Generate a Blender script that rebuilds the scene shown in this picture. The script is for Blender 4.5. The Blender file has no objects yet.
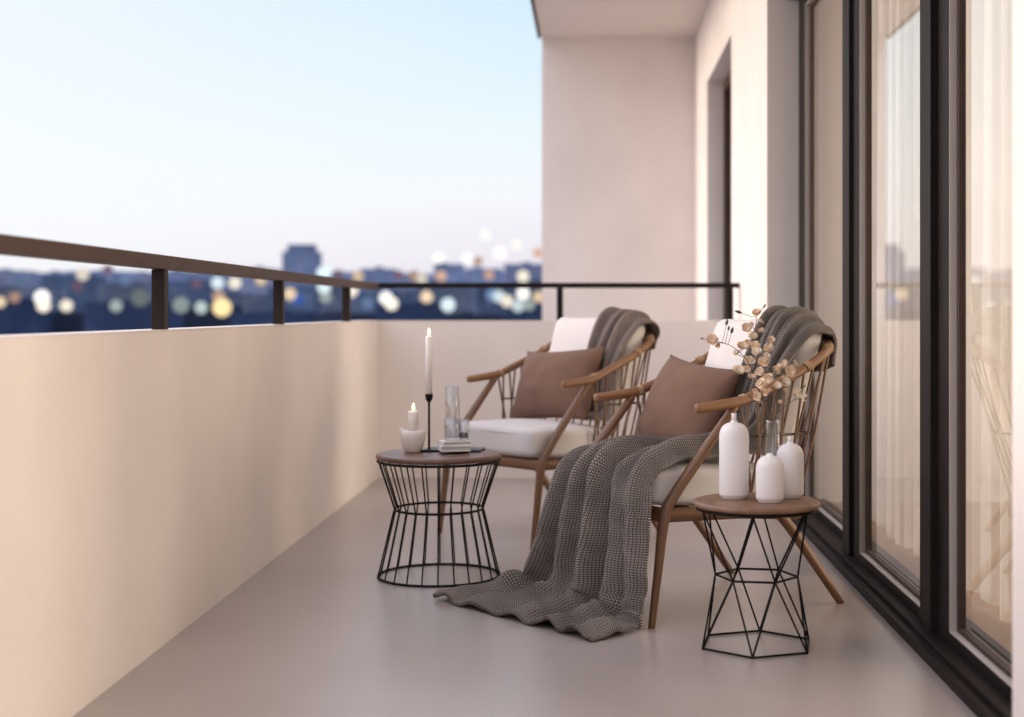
import bpy, bmesh, math, random
from mathutils import Vector, Matrix, noise
random.seed(7)
R = math.radians
PI = math.pi
sc = bpy.context.scene
COL = sc.collection

F = 1422.2            # focal length in pixels of a 50 mm lens on this frame
CAMZ = 0.97
def at(px, py, Y):    # photo position + real distance -> world point
    return Vector(((px - 592) * Y / F, Y, CAMZ - (py - 311) * Y / F))

# ------------------------------------------------------------------ materials
def new_mat(name):
    m = bpy.data.materials.new(name); m.use_nodes = True
    nt = m.node_tree; nt.nodes.clear()
    return m, nt, nt.nodes, nt.links
def nd(ns, t, **kw):
    n = ns.new(t)
    for k, v in kw.items():
        if k in n.inputs: n.inputs[k].default_value = v
        else: setattr(n, k, v)
    return n
def rgba(c): return (c[0], c[1], c[2], 1.0)
def ramp(ns, stops):
    r = ns.new('ShaderNodeValToRGB')
    e = r.color_ramp.elements
    while len(e) < len(stops): e.new(0.5)
    for i, (p, c) in enumerate(stops):
        e[i].position = p; e[i].color = rgba(c)
    return r
def mat_basic(name, col, rough=0.5, var=0.12, scale=8.0, bump=0.0, bscale=60.0, metal=0.0, coord='Object',
              spec=0.5, stretch=(1, 1, 1), sheen=0.0, rvar=0.0, detail=5.0):
    m, nt, ns, ln = new_mat(name)
    out = ns.new('ShaderNodeOutputMaterial')
    p = nd(ns, 'ShaderNodeBsdfPrincipled', Roughness=rough, Metallic=metal)
    p.inputs['Specular IOR Level'].default_value = spec
    if sheen: p.inputs['Sheen Weight'].default_value = sheen
    tc = ns.new('ShaderNodeTexCoord')
    mp = ns.new('ShaderNodeMapping'); mp.inputs['Scale'].default_value = stretch
    ln.new(tc.outputs[coord], mp.inputs['Vector'])
    n1 = nd(ns, 'ShaderNodeTexNoise', Scale=scale, Detail=detail)
    ln.new(mp.outputs[0], n1.inputs['Vector'])
    lo = tuple(c * (1 - var) for c in col); hi = tuple(min(1, c * (1 + var)) for c in col)
    rp = ramp(ns, [(0.3, lo), (0.7, hi)])
    ln.new(n1.outputs['Fac'], rp.inputs['Fac']); ln.new(rp.outputs[0], p.inputs['Base Color'])
    if rvar:
        mr = nd(ns, 'ShaderNodeMapRange'); mr.inputs[3].default_value = rough - rvar; mr.inputs[4].default_value = rough + rvar
        ln.new(n1.outputs['Fac'], mr.inputs[0]); ln.new(mr.outputs[0], p.inputs['Roughness'])
    if bump:
        n2 = nd(ns, 'ShaderNodeTexNoise', Scale=bscale, Detail=4.0)
        ln.new(mp.outputs[0], n2.inputs['Vector'])
        b = nd(ns, 'ShaderNodeBump', Strength=bump, Distance=0.004)
        ln.new(n2.outputs['Fac'], b.inputs['Height']); ln.new(b.outputs[0], p.inputs['Normal'])
    ln.new(p.outputs[0], out.inputs[0])
    return m
def mat_wood(name, col, dark, rough=0.45, along=2.2, across=55.0, coord='UV'):
    m, nt, ns, ln = new_mat(name)
    out = ns.new('ShaderNodeOutputMaterial')
    p = nd(ns, 'ShaderNodeBsdfPrincipled', Roughness=rough)
    tc = ns.new('ShaderNodeTexCoord')
    mp = ns.new('ShaderNodeMapping'); mp.inputs['Scale'].default_value = (across, along, across)
    ln.new(tc.outputs[coord], mp.inputs['Vector'])
    n1 = nd(ns, 'ShaderNodeTexNoise', Scale=1.0, Detail=6.0, Roughness=0.6, Distortion=0.6)
    ln.new(mp.outputs[0], n1.inputs['Vector'])
    n2 = nd(ns, 'ShaderNodeTexNoise', Scale=3.0, Detail=2.0)
    ln.new(tc.outputs['Object'], n2.inputs['Vector'])
    mx = nd(ns, 'ShaderNodeMath', operation='MULTIPLY_ADD')
    mx.inputs[1].default_value = 0.7
    ln.new(n1.outputs['Fac'], mx.inputs[0])
    m2 = nd(ns, 'ShaderNodeMath', operation='MULTIPLY'); m2.inputs[1].default_value = 0.3
    ln.new(n2.outputs['Fac'], m2.inputs[0]); ln.new(m2.outputs[0], mx.inputs[2])
    rp = ramp(ns, [(0.34, dark), (0.62, col)])
    ln.new(mx.outputs[0], rp.inputs['Fac']); ln.new(rp.outputs[0], p.inputs['Base Color'])
    b = nd(ns, 'ShaderNodeBump', Strength=0.25, Distance=0.001)
    ln.new(n1.outputs['Fac'], b.inputs['Height']); ln.new(b.outputs[0], p.inputs['Normal'])
    ln.new(p.outputs[0], out.inputs[0])
    return m
def mat_emit(name, col, s):
    m, nt, ns, ln = new_mat(name)
    out = ns.new('ShaderNodeOutputMaterial')
    e = nd(ns, 'ShaderNodeEmission', Color=rgba(col), Strength=s)
    ln.new(e.outputs[0], out.inputs[0])
    return m
def mat_glass_pane(name, tint=(0.97, 0.97, 0.96), k=1.25, f0=0.06):
    # thin architectural glass: transparent with an angle dependent mirror reflection
    m, nt, ns, ln = new_mat(name)
    out = ns.new('ShaderNodeOutputMaterial')
    g = ns.new('ShaderNodeNewGeometry')
    d = nd(ns, 'ShaderNodeVectorMath', operation='DOT_PRODUCT')
    ln.new(g.outputs['Incoming'], d.inputs[0]); ln.new(g.outputs['Normal'], d.inputs[1])
    a = nd(ns, 'ShaderNodeMath', operation='ABSOLUTE'); ln.new(d.outputs['Value'], a.inputs[0])
    s = nd(ns, 'ShaderNodeMath', operation='SUBTRACT'); s.inputs[0].default_value = 1.0; ln.new(a.outputs[0], s.inputs[1])
    pw = nd(ns, 'ShaderNodeMath', operation='POWER'); pw.inputs[1].default_value = 5.0; ln.new(s.outputs[0], pw.inputs[0])
    ma = nd(ns, 'ShaderNodeMath', operation='MULTIPLY_ADD'); ma.inputs[1].default_value = 0.92 * k; ma.inputs[2].default_value = f0
    ma.use_clamp = True
    ln.new(pw.outputs[0], ma.inputs[0])
    t = nd(ns, 'ShaderNodeBsdfTransparent', Color=rgba(tint))
    gl = nd(ns, 'ShaderNodeBsdfGlossy', Roughness=0.0)
    mx = ns.new('ShaderNodeMixShader')
    ln.new(ma.outputs[0], mx.inputs[0]); ln.new(t.outputs[0], mx.inputs[1]); ln.new(gl.outputs[0], mx.inputs[2])
    ln.new(mx.outputs[0], out.inputs[0])
    return m
def mat_curtain(name):
    m, nt, ns, ln = new_mat(name)
    out = ns.new('ShaderNodeOutputMaterial')
    tc = ns.new('ShaderNodeTexCoord')
    n1 = nd(ns, 'ShaderNodeTexNoise', Scale=5.0, Detail=3.0)
    ln.new(tc.outputs['Object'], n1.inputs['Vector'])
    rp = ramp(ns, [(0.3, (0.83, 0.81, 0.79)), (0.7, (0.91, 0.90, 0.88))])
    ln.new(n1.outputs['Fac'], rp.inputs['Fac'])
    d = nd(ns, 'ShaderNodeBsdfDiffuse', Roughness=0.5); ln.new(rp.outputs[0], d.inputs['Color'])
    tl = ns.new('ShaderNodeBsdfTranslucent'); ln.new(rp.outputs[0], tl.inputs['Color'])
    t = nd(ns, 'ShaderNodeBsdfTransparent', Color=(1, 1, 1, 1))
    m1 = ns.new('ShaderNodeMixShader'); m1.inputs[0].default_value = 0.36
    ln.new(d.outputs[0], m1.inputs[1]); ln.new(tl.outputs[0], m1.inputs[2])
    m2 = ns.new('ShaderNodeMixShader'); m2.inputs[0].default_value = 0.5
    ln.new(m1.outputs[0], m2.inputs[1]); ln.new(t.outputs[0], m2.inputs[2])
    ln.new(m2.outputs[0], out.inputs[0])
    return m
def mat_knit(name, dark, mid, light, p=0.0125, q=0.0095):
    # chunky knit: ribs along V, chevron stitches along the ribs (UV is in metres)
    m, nt, ns, ln = new_mat(name)
    out = ns.new('ShaderNodeOutputMaterial')
    b = nd(ns, 'ShaderNodeBsdfPrincipled', Roughness=0.95)
    b.inputs['Specular IOR Level'].default_value = 0.15
    b.inputs['Sheen Weight'].default_value = 0.08
    tc = ns.new('ShaderNodeTexCoord')
    wn = nd(ns, 'ShaderNodeTexNoise', Scale=22.0, Detail=4.0)
    ln.new(tc.outputs['UV'], wn.inputs['Vector'])
    ws = nd(ns, 'ShaderNodeVectorMath', operation='SCALE'); ws.inputs['Scale'].default_value = 0.006
    ln.new(wn.outputs['Color'], ws.inputs[0])
    wa = nd(ns, 'ShaderNodeVectorMath', operation='ADD')
    ln.new(tc.outputs['UV'], wa.inputs[0]); ln.new(ws.outputs[0], wa.inputs[1])
    sp = ns.new('ShaderNodeSeparateXYZ'); ln.new(wa.outputs[0], sp.inputs[0])
    def mth(op, a, bb=None, c=None):
        n = nd(ns, 'ShaderNodeMath', operation=op)
        for i, v in enumerate((a, bb, c)):
            if v is None: continue
            if isinstance(v, (int, float)): n.inputs[i].default_value = v
            else: ln.new(v, n.inputs[i])
        return n.outputs[0]
    u = mth('DIVIDE', sp.outputs['X'], p)
    fr = mth('FRACT', u)
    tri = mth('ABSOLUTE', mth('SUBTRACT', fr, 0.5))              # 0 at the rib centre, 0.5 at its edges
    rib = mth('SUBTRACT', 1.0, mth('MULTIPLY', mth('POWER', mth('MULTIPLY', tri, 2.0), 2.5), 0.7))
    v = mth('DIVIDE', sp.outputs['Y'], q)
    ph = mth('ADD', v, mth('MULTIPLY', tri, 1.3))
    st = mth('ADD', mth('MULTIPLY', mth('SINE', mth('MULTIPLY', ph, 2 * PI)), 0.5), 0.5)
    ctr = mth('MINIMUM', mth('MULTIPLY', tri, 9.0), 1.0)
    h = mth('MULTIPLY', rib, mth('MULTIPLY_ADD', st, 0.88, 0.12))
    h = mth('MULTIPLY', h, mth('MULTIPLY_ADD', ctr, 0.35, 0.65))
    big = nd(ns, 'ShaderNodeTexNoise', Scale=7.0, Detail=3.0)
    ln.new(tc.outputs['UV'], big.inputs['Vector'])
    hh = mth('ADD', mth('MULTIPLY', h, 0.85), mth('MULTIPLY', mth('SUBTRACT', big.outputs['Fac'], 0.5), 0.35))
    rp = ramp(ns, [(0.05, dark), (0.45, mid), (0.9, light)])  # shade of stitch gaps and light on crests painted into the yarn colour
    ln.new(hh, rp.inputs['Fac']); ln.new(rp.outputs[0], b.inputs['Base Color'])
    bp = nd(ns, 'ShaderNodeBump', Strength=0.9, Distance=0.006)
    ln.new(h, bp.inputs['Height']); ln.new(bp.outputs[0], b.inputs['Normal'])
    ln.new(b.outputs[0], out.inputs[0])
    return m
def mat_weave(name, col, rough=0.9, scale=420.0, var=0.14, bump=0.25):
    m, nt, ns, ln = new_mat(name)
    out = ns.new('ShaderNodeOutputMaterial')
    p = nd(ns, 'ShaderNodeBsdfPrincipled', Roughness=rough)
    p.inputs['Specular IOR Level'].default_value = 0.2
    p.inputs['Sheen Weight'].default_value = 0.05
    tc = ns.new('ShaderNodeTexCoord')
    n1 = nd(ns, 'ShaderNodeTexNoise', Scale=scale, Detail=2.0)
    n2 = nd(ns, 'ShaderNodeTexNoise', Scale=9.0, Detail=4.0)
    ln.new(tc.outputs['Object'], n1.inputs['Vector']); ln.new(tc.outputs['Object'], n2.inputs['Vector'])
    ad = nd(ns, 'ShaderNodeMath', operation='MULTIPLY_ADD'); ad.inputs[1].default_value = 0.5
    ln.new(n1.outputs['Fac'], ad.inputs[0])
    m2 = nd(ns, 'ShaderNodeMath', operation='MULTIPLY'); m2.inputs[1].default_value = 0.5
    ln.new(n2.outputs['Fac'], m2.inputs[0]); ln.new(m2.outputs[0], ad.inputs[2])
    rp = ramp(ns, [(0.32, tuple(c * (1 - var) for c in col)), (0.68, tuple(min(1, c * (1 + var)) for c in col))])
    ln.new(ad.outputs[0], rp.inputs['Fac']); ln.new(rp.outputs[0], p.inputs['Base Color'])
    w = nd(ns, 'ShaderNodeBump', Strength=bump, Distance=0.002)
    ln.new(ad.outputs[0], w.inputs['Height']); ln.new(w.outputs[0], p.inputs['Normal'])
    ln.new(p.outputs[0], out.inputs[0])
    return m

M = {}
M['plaster'] = mat_basic('plaster', (0.83, 0.764, 0.712), 0.85, 0.05, 2.0, 0.22, 140.0, spec=0.2)
M['ceiling'] = mat_basic('ceiling_paint', (0.83, 0.744, 0.682), 0.9, 0.03, 1.2, 0.05, 120.0, spec=0.2)
M['parapet'] = mat_basic('parapet_plaster', (0.81, 0.748, 0.695), 0.8, 0.04, 2.3, 0.22, 150.0, spec=0.25)
M['concrete'] = mat_basic('floor_concrete', (0.375, 0.329, 0.304), 0.30, 0.07, 2.6, 0.0, 90.0, rvar=0.05, detail=4.0, spec=0.45, stretch=(1, 0.6, 1))
M['bronze'] = mat_basic('rail_bronze', (0.07, 0.041, 0.029), 0.5, 0.12, 6.0, 0.03, 200.0, spec=0.15)
M['frame'] = mat_basic('door_frame_paint', (0.017, 0.013, 0.012), 0.55, 0.15, 4.0, 0.02, 200.0, spec=0.10)
M['gasket'] = mat_basic('brown_gasket', (0.05, 0.032, 0.024), 0.55, 0.12, 6.0, spec=0.25)
M['alu'] = mat_basic('aluminium_bead', (0.48, 0.44, 0.41), 0.5, 0.04, 9.0)
M['glass'] = mat_glass_pane('door_glass', k=1.85)
M['curtain'] = mat_curtain('sheer_curtain')
M['room_wall'] = mat_basic('room_wall_paint', (0.58, 0.56, 0.55), 0.9, 0.03, 2.0)
M['room_floor'] = mat_wood('room_floor_wood', (0.34, 0.22, 0.14), (0.23, 0.14, 0.085), 0.5, 3.0, 30.0, 'Object')
M['oak'] = mat_wood('oak_arm', (0.30, 0.150, 0.068), (0.165, 0.078, 0.034), 0.45)
M['walnut'] = mat_wood('walnut_leg', (0.215, 0.106, 0.050), (0.115, 0.054, 0.025), 0.45)
M['spindle'] = mat_wood('rattan_spindle', (0.22, 0.118, 0.062), (0.125, 0.062, 0.031), 0.5)
M['rod'] = mat_basic('dark_rod', (0.055, 0.032, 0.022), 0.5, 0.1, 8.0)
M['post'] = mat_basic('rail_post', (0.028, 0.019, 0.016), 0.5, 0.12, 6.0, spec=0.12)
M['wrap'] = mat_basic('cane_wrap', (0.46, 0.30, 0.17), 0.6, 0.15, 200.0)
M['table_top'] = mat_wood('table_walnut', (0.185, 0.10, 0.066), (0.11, 0.058, 0.038), 0.42, 3.0, 26.0, 'Object')
M['table_oak'] = mat_wood('table_oak', (0.27, 0.15, 0.088), (0.17, 0.09, 0.052), 0.42, 3.0, 26.0, 'Object')
M['wire'] = mat_basic('black_wire', (0.009, 0.0075, 0.0075), 0.5, 0.2, 20.0, spec=0.15)
M['linen'] = mat_weave('white_linen', (0.69, 0.655, 0.635), 0.9, 380.0, 0.05, 0.2)
M['piping'] = mat_weave('linen_piping', (0.62, 0.58, 0.55), 0.9, 380.0, 0.05, 0.2)
M['pillow'] = mat_weave('brown_pillow', (0.185, 0.106, 0.075), 0.85, 360.0, 0.16, 0.35)
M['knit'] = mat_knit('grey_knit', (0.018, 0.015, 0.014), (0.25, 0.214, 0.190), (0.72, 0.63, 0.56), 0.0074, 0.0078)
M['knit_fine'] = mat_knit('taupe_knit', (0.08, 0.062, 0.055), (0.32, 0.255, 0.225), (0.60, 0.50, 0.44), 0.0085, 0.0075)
M['ceramic'] = mat_basic('white_ceramic', (0.82, 0.80, 0.79), 0.5, 0.02, 6.0, 0.03, 300.0)
M['stone_pot'] = mat_basic('cream_pot', (0.74, 0.69, 0.63), 0.55, 0.05, 14.0, 0.08, 160.0)
M['black_iron'] = mat_basic('black_iron', (0.009, 0.008, 0.008), 0.55, 0.2, 30.0, spec=0.15)
M['slate'] = mat_basic('slate_tray', (0.035, 0.035, 0.04), 0.5, 0.2, 12.0)
M['paper'] = mat_basic('book_cover', (0.78, 0.76, 0.74), 0.55, 0.02, 10.0)
M['pages'] = mat_basic('book_pages', (0.55, 0.52, 0.50), 0.8, 0.25, 4.0, stretch=(1, 1, 220))
M['stem'] = mat_basic('dry_stem', (0.12, 0.075, 0.05), 0.75, 0.25, 40.0)
M['petal'] = mat_basic('dry_petal', (0.84, 0.66, 0.49), 0.7, 0.18, 45.0, 0.2, 120.0)
M['petal_pale'] = mat_basic('pale_petal', (0.88, 0.76, 0.60), 0.7, 0.12, 45.0, 0.2, 120.0)
M['leafbud'] = mat_basic('dark_bud', (0.075, 0.07, 0.05), 0.7, 0.25, 60.0)
M['flame'] = mat_emit('flame', (1.0, 0.72, 0.36), 14.0)
def mat_wax():
    m = mat_basic('candle_wax', (0.92, 0.89, 0.85), 0.5, 0.02, 9.0)
    p = [n for n in m.node_tree.nodes if n.type == 'BSDF_PRINCIPLED'][0]
    p.inputs['Subsurface Weight'].default_value = 0.35
    p.inputs['Subsurface Radius'].default_value = (0.02, 0.012, 0.006)
    p.inputs['Subsurface Scale'].default_value = 0.4
    return m
M['wax'] = mat_wax()
M['clear'] = mat_glass_pane('clear_glass', (0.95, 0.955, 0.96), 1.2, 0.15)
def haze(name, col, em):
    # air haze on far things painted as bluish emission, uneven from block to block
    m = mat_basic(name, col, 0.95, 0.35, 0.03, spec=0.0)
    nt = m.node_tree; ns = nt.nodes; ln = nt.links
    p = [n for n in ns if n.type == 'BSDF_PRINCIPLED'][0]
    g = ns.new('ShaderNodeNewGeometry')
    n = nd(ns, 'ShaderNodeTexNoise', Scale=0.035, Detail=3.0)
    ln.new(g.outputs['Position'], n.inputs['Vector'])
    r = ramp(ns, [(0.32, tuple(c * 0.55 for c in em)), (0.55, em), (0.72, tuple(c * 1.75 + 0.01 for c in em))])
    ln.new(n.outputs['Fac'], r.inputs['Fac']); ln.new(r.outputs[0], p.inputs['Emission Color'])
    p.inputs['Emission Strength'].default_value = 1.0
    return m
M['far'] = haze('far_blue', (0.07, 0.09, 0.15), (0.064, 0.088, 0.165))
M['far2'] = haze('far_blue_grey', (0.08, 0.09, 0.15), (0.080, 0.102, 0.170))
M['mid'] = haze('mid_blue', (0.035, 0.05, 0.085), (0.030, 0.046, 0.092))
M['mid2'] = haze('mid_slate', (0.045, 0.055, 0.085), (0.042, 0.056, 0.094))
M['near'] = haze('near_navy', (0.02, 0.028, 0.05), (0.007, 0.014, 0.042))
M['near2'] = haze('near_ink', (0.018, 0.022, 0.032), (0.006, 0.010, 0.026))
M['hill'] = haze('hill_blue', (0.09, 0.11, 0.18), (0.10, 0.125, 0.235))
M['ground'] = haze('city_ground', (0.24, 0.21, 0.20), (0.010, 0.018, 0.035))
M['win_dim'] = mat_emit('dim_city_window', (0.55, 0.60, 0.75), 0.30)

# ------------------------------------------------------------------ object helpers
def finish(name, bm, mat, parent=None, smooth=False, mods=()):
    me = bpy.data.meshes.new(name)
    bmesh.ops.recalc_face_normals(bm, faces=bm.faces[:])
    if smooth:
        for f in bm.faces: f.smooth = True
    bm.to_mesh(me); bm.free()
    for mm in (mat if isinstance(mat, (list, tuple)) else [mat]): me.materials.append(mm)
    o = bpy.data.objects.new(name, me); COL.objects.link(o)
    if parent: o.parent = parent
    return o
def tag(o, label=None, cat=None, group=None, kind=None):
    if label: o['label'] = label
    if cat: o['category'] = cat
    if group: o['group'] = group
    if kind: o['kind'] = kind
    return o
def empty(name, loc, label, cat, rz=0.0, group=None):
    o = bpy.data.objects.new(name, None); COL.objects.link(o)
    o.empty_display_size = 0.1
    o.location = loc; o.rotation_euler = (0, 0, rz)
    return tag(o, label, cat, group)
def copy_tree(o, parent=None):
    c = o.copy(); COL.objects.link(c)
    if parent: c.parent = parent
    for ch in o.children: copy_tree(ch, c)
    return c
def box(bm, x0, x1, y0, y1, z0, z1, bev=0.0):
    vs = [bm.verts.new(p) for p in ((x0, y0, z0), (x1, y0, z0), (x1, y1, z0), (x0, y1, z0),
                                    (x0, y0, z1), (x1, y0, z1), (x1, y1, z1), (x0, y1, z1))]
    fs = [bm.faces.new([vs[i] for i in q]) for q in ((3, 2, 1, 0), (4, 5, 6, 7), (0, 1, 5, 4), (1, 2, 6, 5), (2, 3, 7, 6), (3, 0, 4, 7))]
    if bev:
        es = list({e for f in fs for e in f.edges})
        bmesh.ops.bevel(bm, geom=es, offset=bev, segments=2, profile=0.6, affect='EDGES')
def prism(bm, poly, z0, z1, bev=0.0):
    a = [bm.verts.new((x, y, z0)) for x, y in poly]; b = [bm.verts.new((x, y, z1)) for x, y in poly]
    n = len(poly)
    fs = [bm.faces.new(a[::-1]), bm.faces.new(b)]
    for i in range(n): fs.append(bm.faces.new((a[i], a[(i + 1) % n], b[(i + 1) % n], b[i])))
    if bev:
        es = list({e for e in fs[1].edges})
        bmesh.ops.bevel(bm, geom=es, offset=bev, segments=2, profile=0.6, affect='EDGES')
def spline(pts, n=8, closed=False):
    P = [Vector(p) for p in pts]; out = []
    N = len(P)
    rng = range(N) if closed else range(N - 1)
    for i in rng:
        if closed: p0, p1, p2, p3 = P[(i - 1) % N], P[i], P[(i + 1) % N], P[(i + 2) % N]
        else: p0, p1, p2, p3 = P[max(i - 1, 0)], P[i], P[i + 1], P[min(i + 2, N - 1)]
        for k in range(n):
            t = k / n
            out.append(0.5 * ((2 * p1) + (p2 - p0) * t + (2 * p0 - 5 * p1 + 4 * p2 - p3) * t * t + (3 * p1 - p0 - 3 * p2 + p3) * t ** 3))
    if not closed: out.append(P[-1].copy())
    return out
def lerp_list(vals, n):
    out = []
    for i in range(n):
        t = i / max(1, n - 1) * (len(vals) - 1); k = min(int(t), len(vals) - 2); f = t - k
        out.append(vals[k] * (1 - f) + vals[k + 1] * f)
    return out
def tube(bm, pts, r, seg=10, closed=False, flat=1.0, roundcap=True):
    pts = [Vector(p) for p in pts]; n = len(pts)
    rad = lerp_list(r, n) if isinstance(r, (list, tuple)) else [r] * n
    if roundcap and not closed:
        d0 = (pts[0] - pts[1]).normalized(); d1 = (pts[-1] - pts[-2]).normalized()
        pts = [pts[0] + d0 * rad[0] * 0.55, pts[0] + d0 * rad[0] * 0.3] + pts + [pts[-1] + d1 * rad[-1] * 0.3, pts[-1] + d1 * rad[-1] * 0.55]
        rad = [rad[0] * 0.45, rad[0] * 0.85] + rad + [rad[-1] * 0.85, rad[-1] * 0.45]
        n += 4
    uvl = bm.loops.layers.uv.verify()
    tan = []
    for i in range(n):
        a = pts[(i - 1) % n] if (closed or i > 0) else pts[i]; b = pts[(i + 1) % n] if (closed or i < n - 1) else pts[i]
        tan.append((b - a).normalized())
    ref = Vector((0, 0, 1)) if abs(tan[0].z) < 0.9 else Vector((0, 1, 0))
    nrm = (ref - tan[0] * ref.dot(tan[0])).normalized()
    rings = []; L = 0; Ls = []
    for i in range(n):
        if i: L += (pts[i] - pts[i - 1]).length
        Ls.append(L)
        nrm = (nrm - tan[i] * nrm.dot(tan[i])).normalized()
        bi = tan[i].cross(nrm)
        rings.append([bm.verts.new(pts[i] + (nrm * math.cos(2 * PI * k / seg) + bi * math.sin(2 * PI * k / seg) * flat) * rad[i]) for k in range(seg)])
    m = n if closed else n - 1
    for i in range(m):
        a, b = rings[i], rings[(i + 1) % n]
        va, vb = Ls[i], (Ls[i + 1] if i + 1 < n else L + 0.01)
        for k in range(seg):
            f = bm.faces.new((a[k], a[(k + 1) % seg], b[(k + 1) % seg], b[k])); f.smooth = True
            cu = 2 * PI * rad[i]
            for l, uv in zip(f.loops, ((k / seg * cu, va), ((k + 1) / seg * cu, va), ((k + 1) / seg * cu, vb), (k / seg * cu, vb))): l[uvl].uv = uv
    if not closed:
        bm.faces.new(rings[0][::-1]); bm.faces.new(rings[-1])
def lathe(bm, prof, c=(0, 0, 0), seg=32, capends=True):
    rings = []
    for r, z in prof:
        rings.append([bm.verts.new((c[0] + r * math.cos(2 * PI * k / seg), c[1] + r * math.sin(2 * PI * k / seg), c[2] + z)) for k in range(seg)])
    for a, b in zip(rings, rings[1:]):
        for k in range(seg):
            f = bm.faces.new((a[k], a[(k + 1) % seg], b[(k + 1) % seg], b[k])); f.smooth = True
    if capends:
        bm.faces.new(rings[0][::-1]); bm.faces.new(rings[-1])
def one(fn, *a, **k):
    bm = bmesh.new(); fn(bm, *a, **k); return bm
def cushion_bm(hx, hy, hz, r, puff=0.0, n=14, xf=None, wrinkle=0.0, seed=0):
    # rounded, slightly puffed block; xf maps local points to their place
    bm = bmesh.new()
    bmesh.ops.create_cube(bm, size=2.0)
    bmesh.ops.subdivide_edges(bm, edges=bm.edges[:], cuts=n, use_grid_fill=True)
    for v in bm.verts:
        p = Vector((v.co.x * hx, v.co.y * hy, v.co.z * hz))
        q = Vector((max(-hx + r, min(hx - r, p.x)), max(-hy + r, min(hy - r, p.y)), max(-hz + r, min(hz - r, p.z))))
        d = p - q
        co = q + d.normalized() * r if d.length > 1e-6 else p
        sx, sy = max(-1, min(1, co.x / hx)), max(-1, min(1, co.y / hy))
        co.z += puff * (1 - sx * sx) * (1 - sy * sy) * (1 if co.z > 0 else -0.3)
        if wrinkle:
            w = noise.noise(Vector((co.x * 9 + seed, co.y * 9, co.z * 9)))
            co += co.normalized() * w * wrinkle
        v.co = xf(co) if xf else co
    for f in bm.faces: f.smooth = True
    return bm

# ------------------------------------------------------------------ setting
XP = -1.243      # inner face of the side parapet
YE = 8.26        # inner face of the end parapet
XW = 0.86        # face of the house wall
YR = 11.87       # far wall
ZC = 3.26        # soffit

o = finish('balcony_floor', one(box, XP, 1.30, -2.5, YE, -0.25, 0.0), M['concrete']); tag(o, kind='structure')
o = finish('neighbour_terrace_floor', one(box, -0.42, 1.30, YE + 0.125, YR, -0.25, -0.01), M['concrete']); tag(o, kind='structure')

bm = bmesh.new()
prism(bm, [(XP - 0.125, -2.5), (XP, -2.5), (XP, YE), (XW - 0.002, YE), (XW - 0.002, YE + 0.125), (XP - 0.125, YE + 0.125)], -0.30, 0.915, 0.006)
o = finish('parapet_wall', bm, M['parapet'])
tag(o, 'low cream plaster parapet wall running along the balcony and across its far end', 'parapet')

# house wall with door recess and the far window opening
bm = bmesh.new()
box(bm, XW, XW + 0.5, -2.5, 2.91, -0.3, ZC)
box(bm, XW, XW + 0.5, 2.91, 6.99, 2.56, ZC)
box(bm, XW, XW + 0.5, 6.99, 8.78, -0.3, ZC)
box(bm, XW, XW + 0.5, 8.78, 10.62, 2.68, ZC)
box(bm, XW, XW + 0.5, 10.62, YR, -0.3, ZC)
o = finish('house_wall', bm, M['plaster'])
tag(o, 'bright cream plaster house wall with a door recess and a tall far window opening', 'wall')
o = finish('end_wall', one(box, -0.417, XW + 0.5, YR, YR + 0.3, -0.3, ZC + 0.2), M['plaster'])
tag(o, 'blank pinkish plaster wall closing the far end beyond the end railing', 'wall')
o = finish('ceiling', one(box, -0.43, XW + 0.5, -2.5, YR, ZC, ZC + 0.22), M['ceiling']); tag(o, kind='structure')
o = finish('ceiling_fascia', one(box, -0.452, -0.432, -2.5, YR + 0.02, ZC - 0.015, ZC + 0.24), M['frame']); tag(o, kind='structure')

# window set back in the far opening
w = empty('window', (XW + 0.12, 9.7, 0.0), 'tall brown framed window deep in the far opening of the house wall', 'window')
bm = bmesh.new()
box(bm, 0.0, 0.06, -0.915, -0.845, 0.0, 2.675); box(bm, 0.0, 0.06, 0.845, 0.915, 0.0, 2.675)
box(bm, 0.0, 0.06, -0.845, 0.845, 2.605, 2.675); box(bm, 0.0, 0.06, -0.845, 0.845, 0.0, 0.07)
box(bm, 0.004, 0.056, -0.03, 0.03, 0.07, 2.605)
finish('frame', bm, M['bronze'], w)
bm = bmesh.new(); box(bm, 0.028, 0.032, -0.845, -0.03, 0.07, 2.605); box(bm, 0.028, 0.032, 0.03, 0.845, 0.07, 2.605)
finish('pane', bm, M['glass'], w)

# railing
rl = empty('railing', (XP - 0.02, YE, 0.915), 'dark bronze metal railing on posts along the top of the parapet', 'railing')
def loc(p): return (p[0] - (XP - 0.02), p[1] - YE, p[2] - 0.915)
def lbox(bm, x0, x1, y0, y1, z0, z1, bev=0.002):
    a = loc((x0, y0, z0)); b = loc((x1, y1, z1)); box(bm, a[0], b[0], a[1], b[1], a[2], b[2], bev)
finish('handrail', one(lbox, XP - 0.046, XP + 0.006, -2.5, YE + 0.04, 1.092, 1.132, 0.003), M['bronze'], rl)
finish('handrail', one(lbox, XP + 0.008, XW - 0.003, YE + 0.005, YE + 0.04, 1.104, 1.134, 0.003), M['frame'], rl)
for y in (-0.60, 0.98, 2.56, 4.14, 5.72, 7.30):
    finish('post', one(lbox, XP - 0.040, XP - 0.002, y, y + 0.042, 0.916, 1.091), M['post'], rl)
for x in (-0.205, 0.785):
    finish('post', one(lbox, x, x + 0.036, YE + 0.004, YE + 0.040, 0.916, 1.103), M['frame'], rl)

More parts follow.
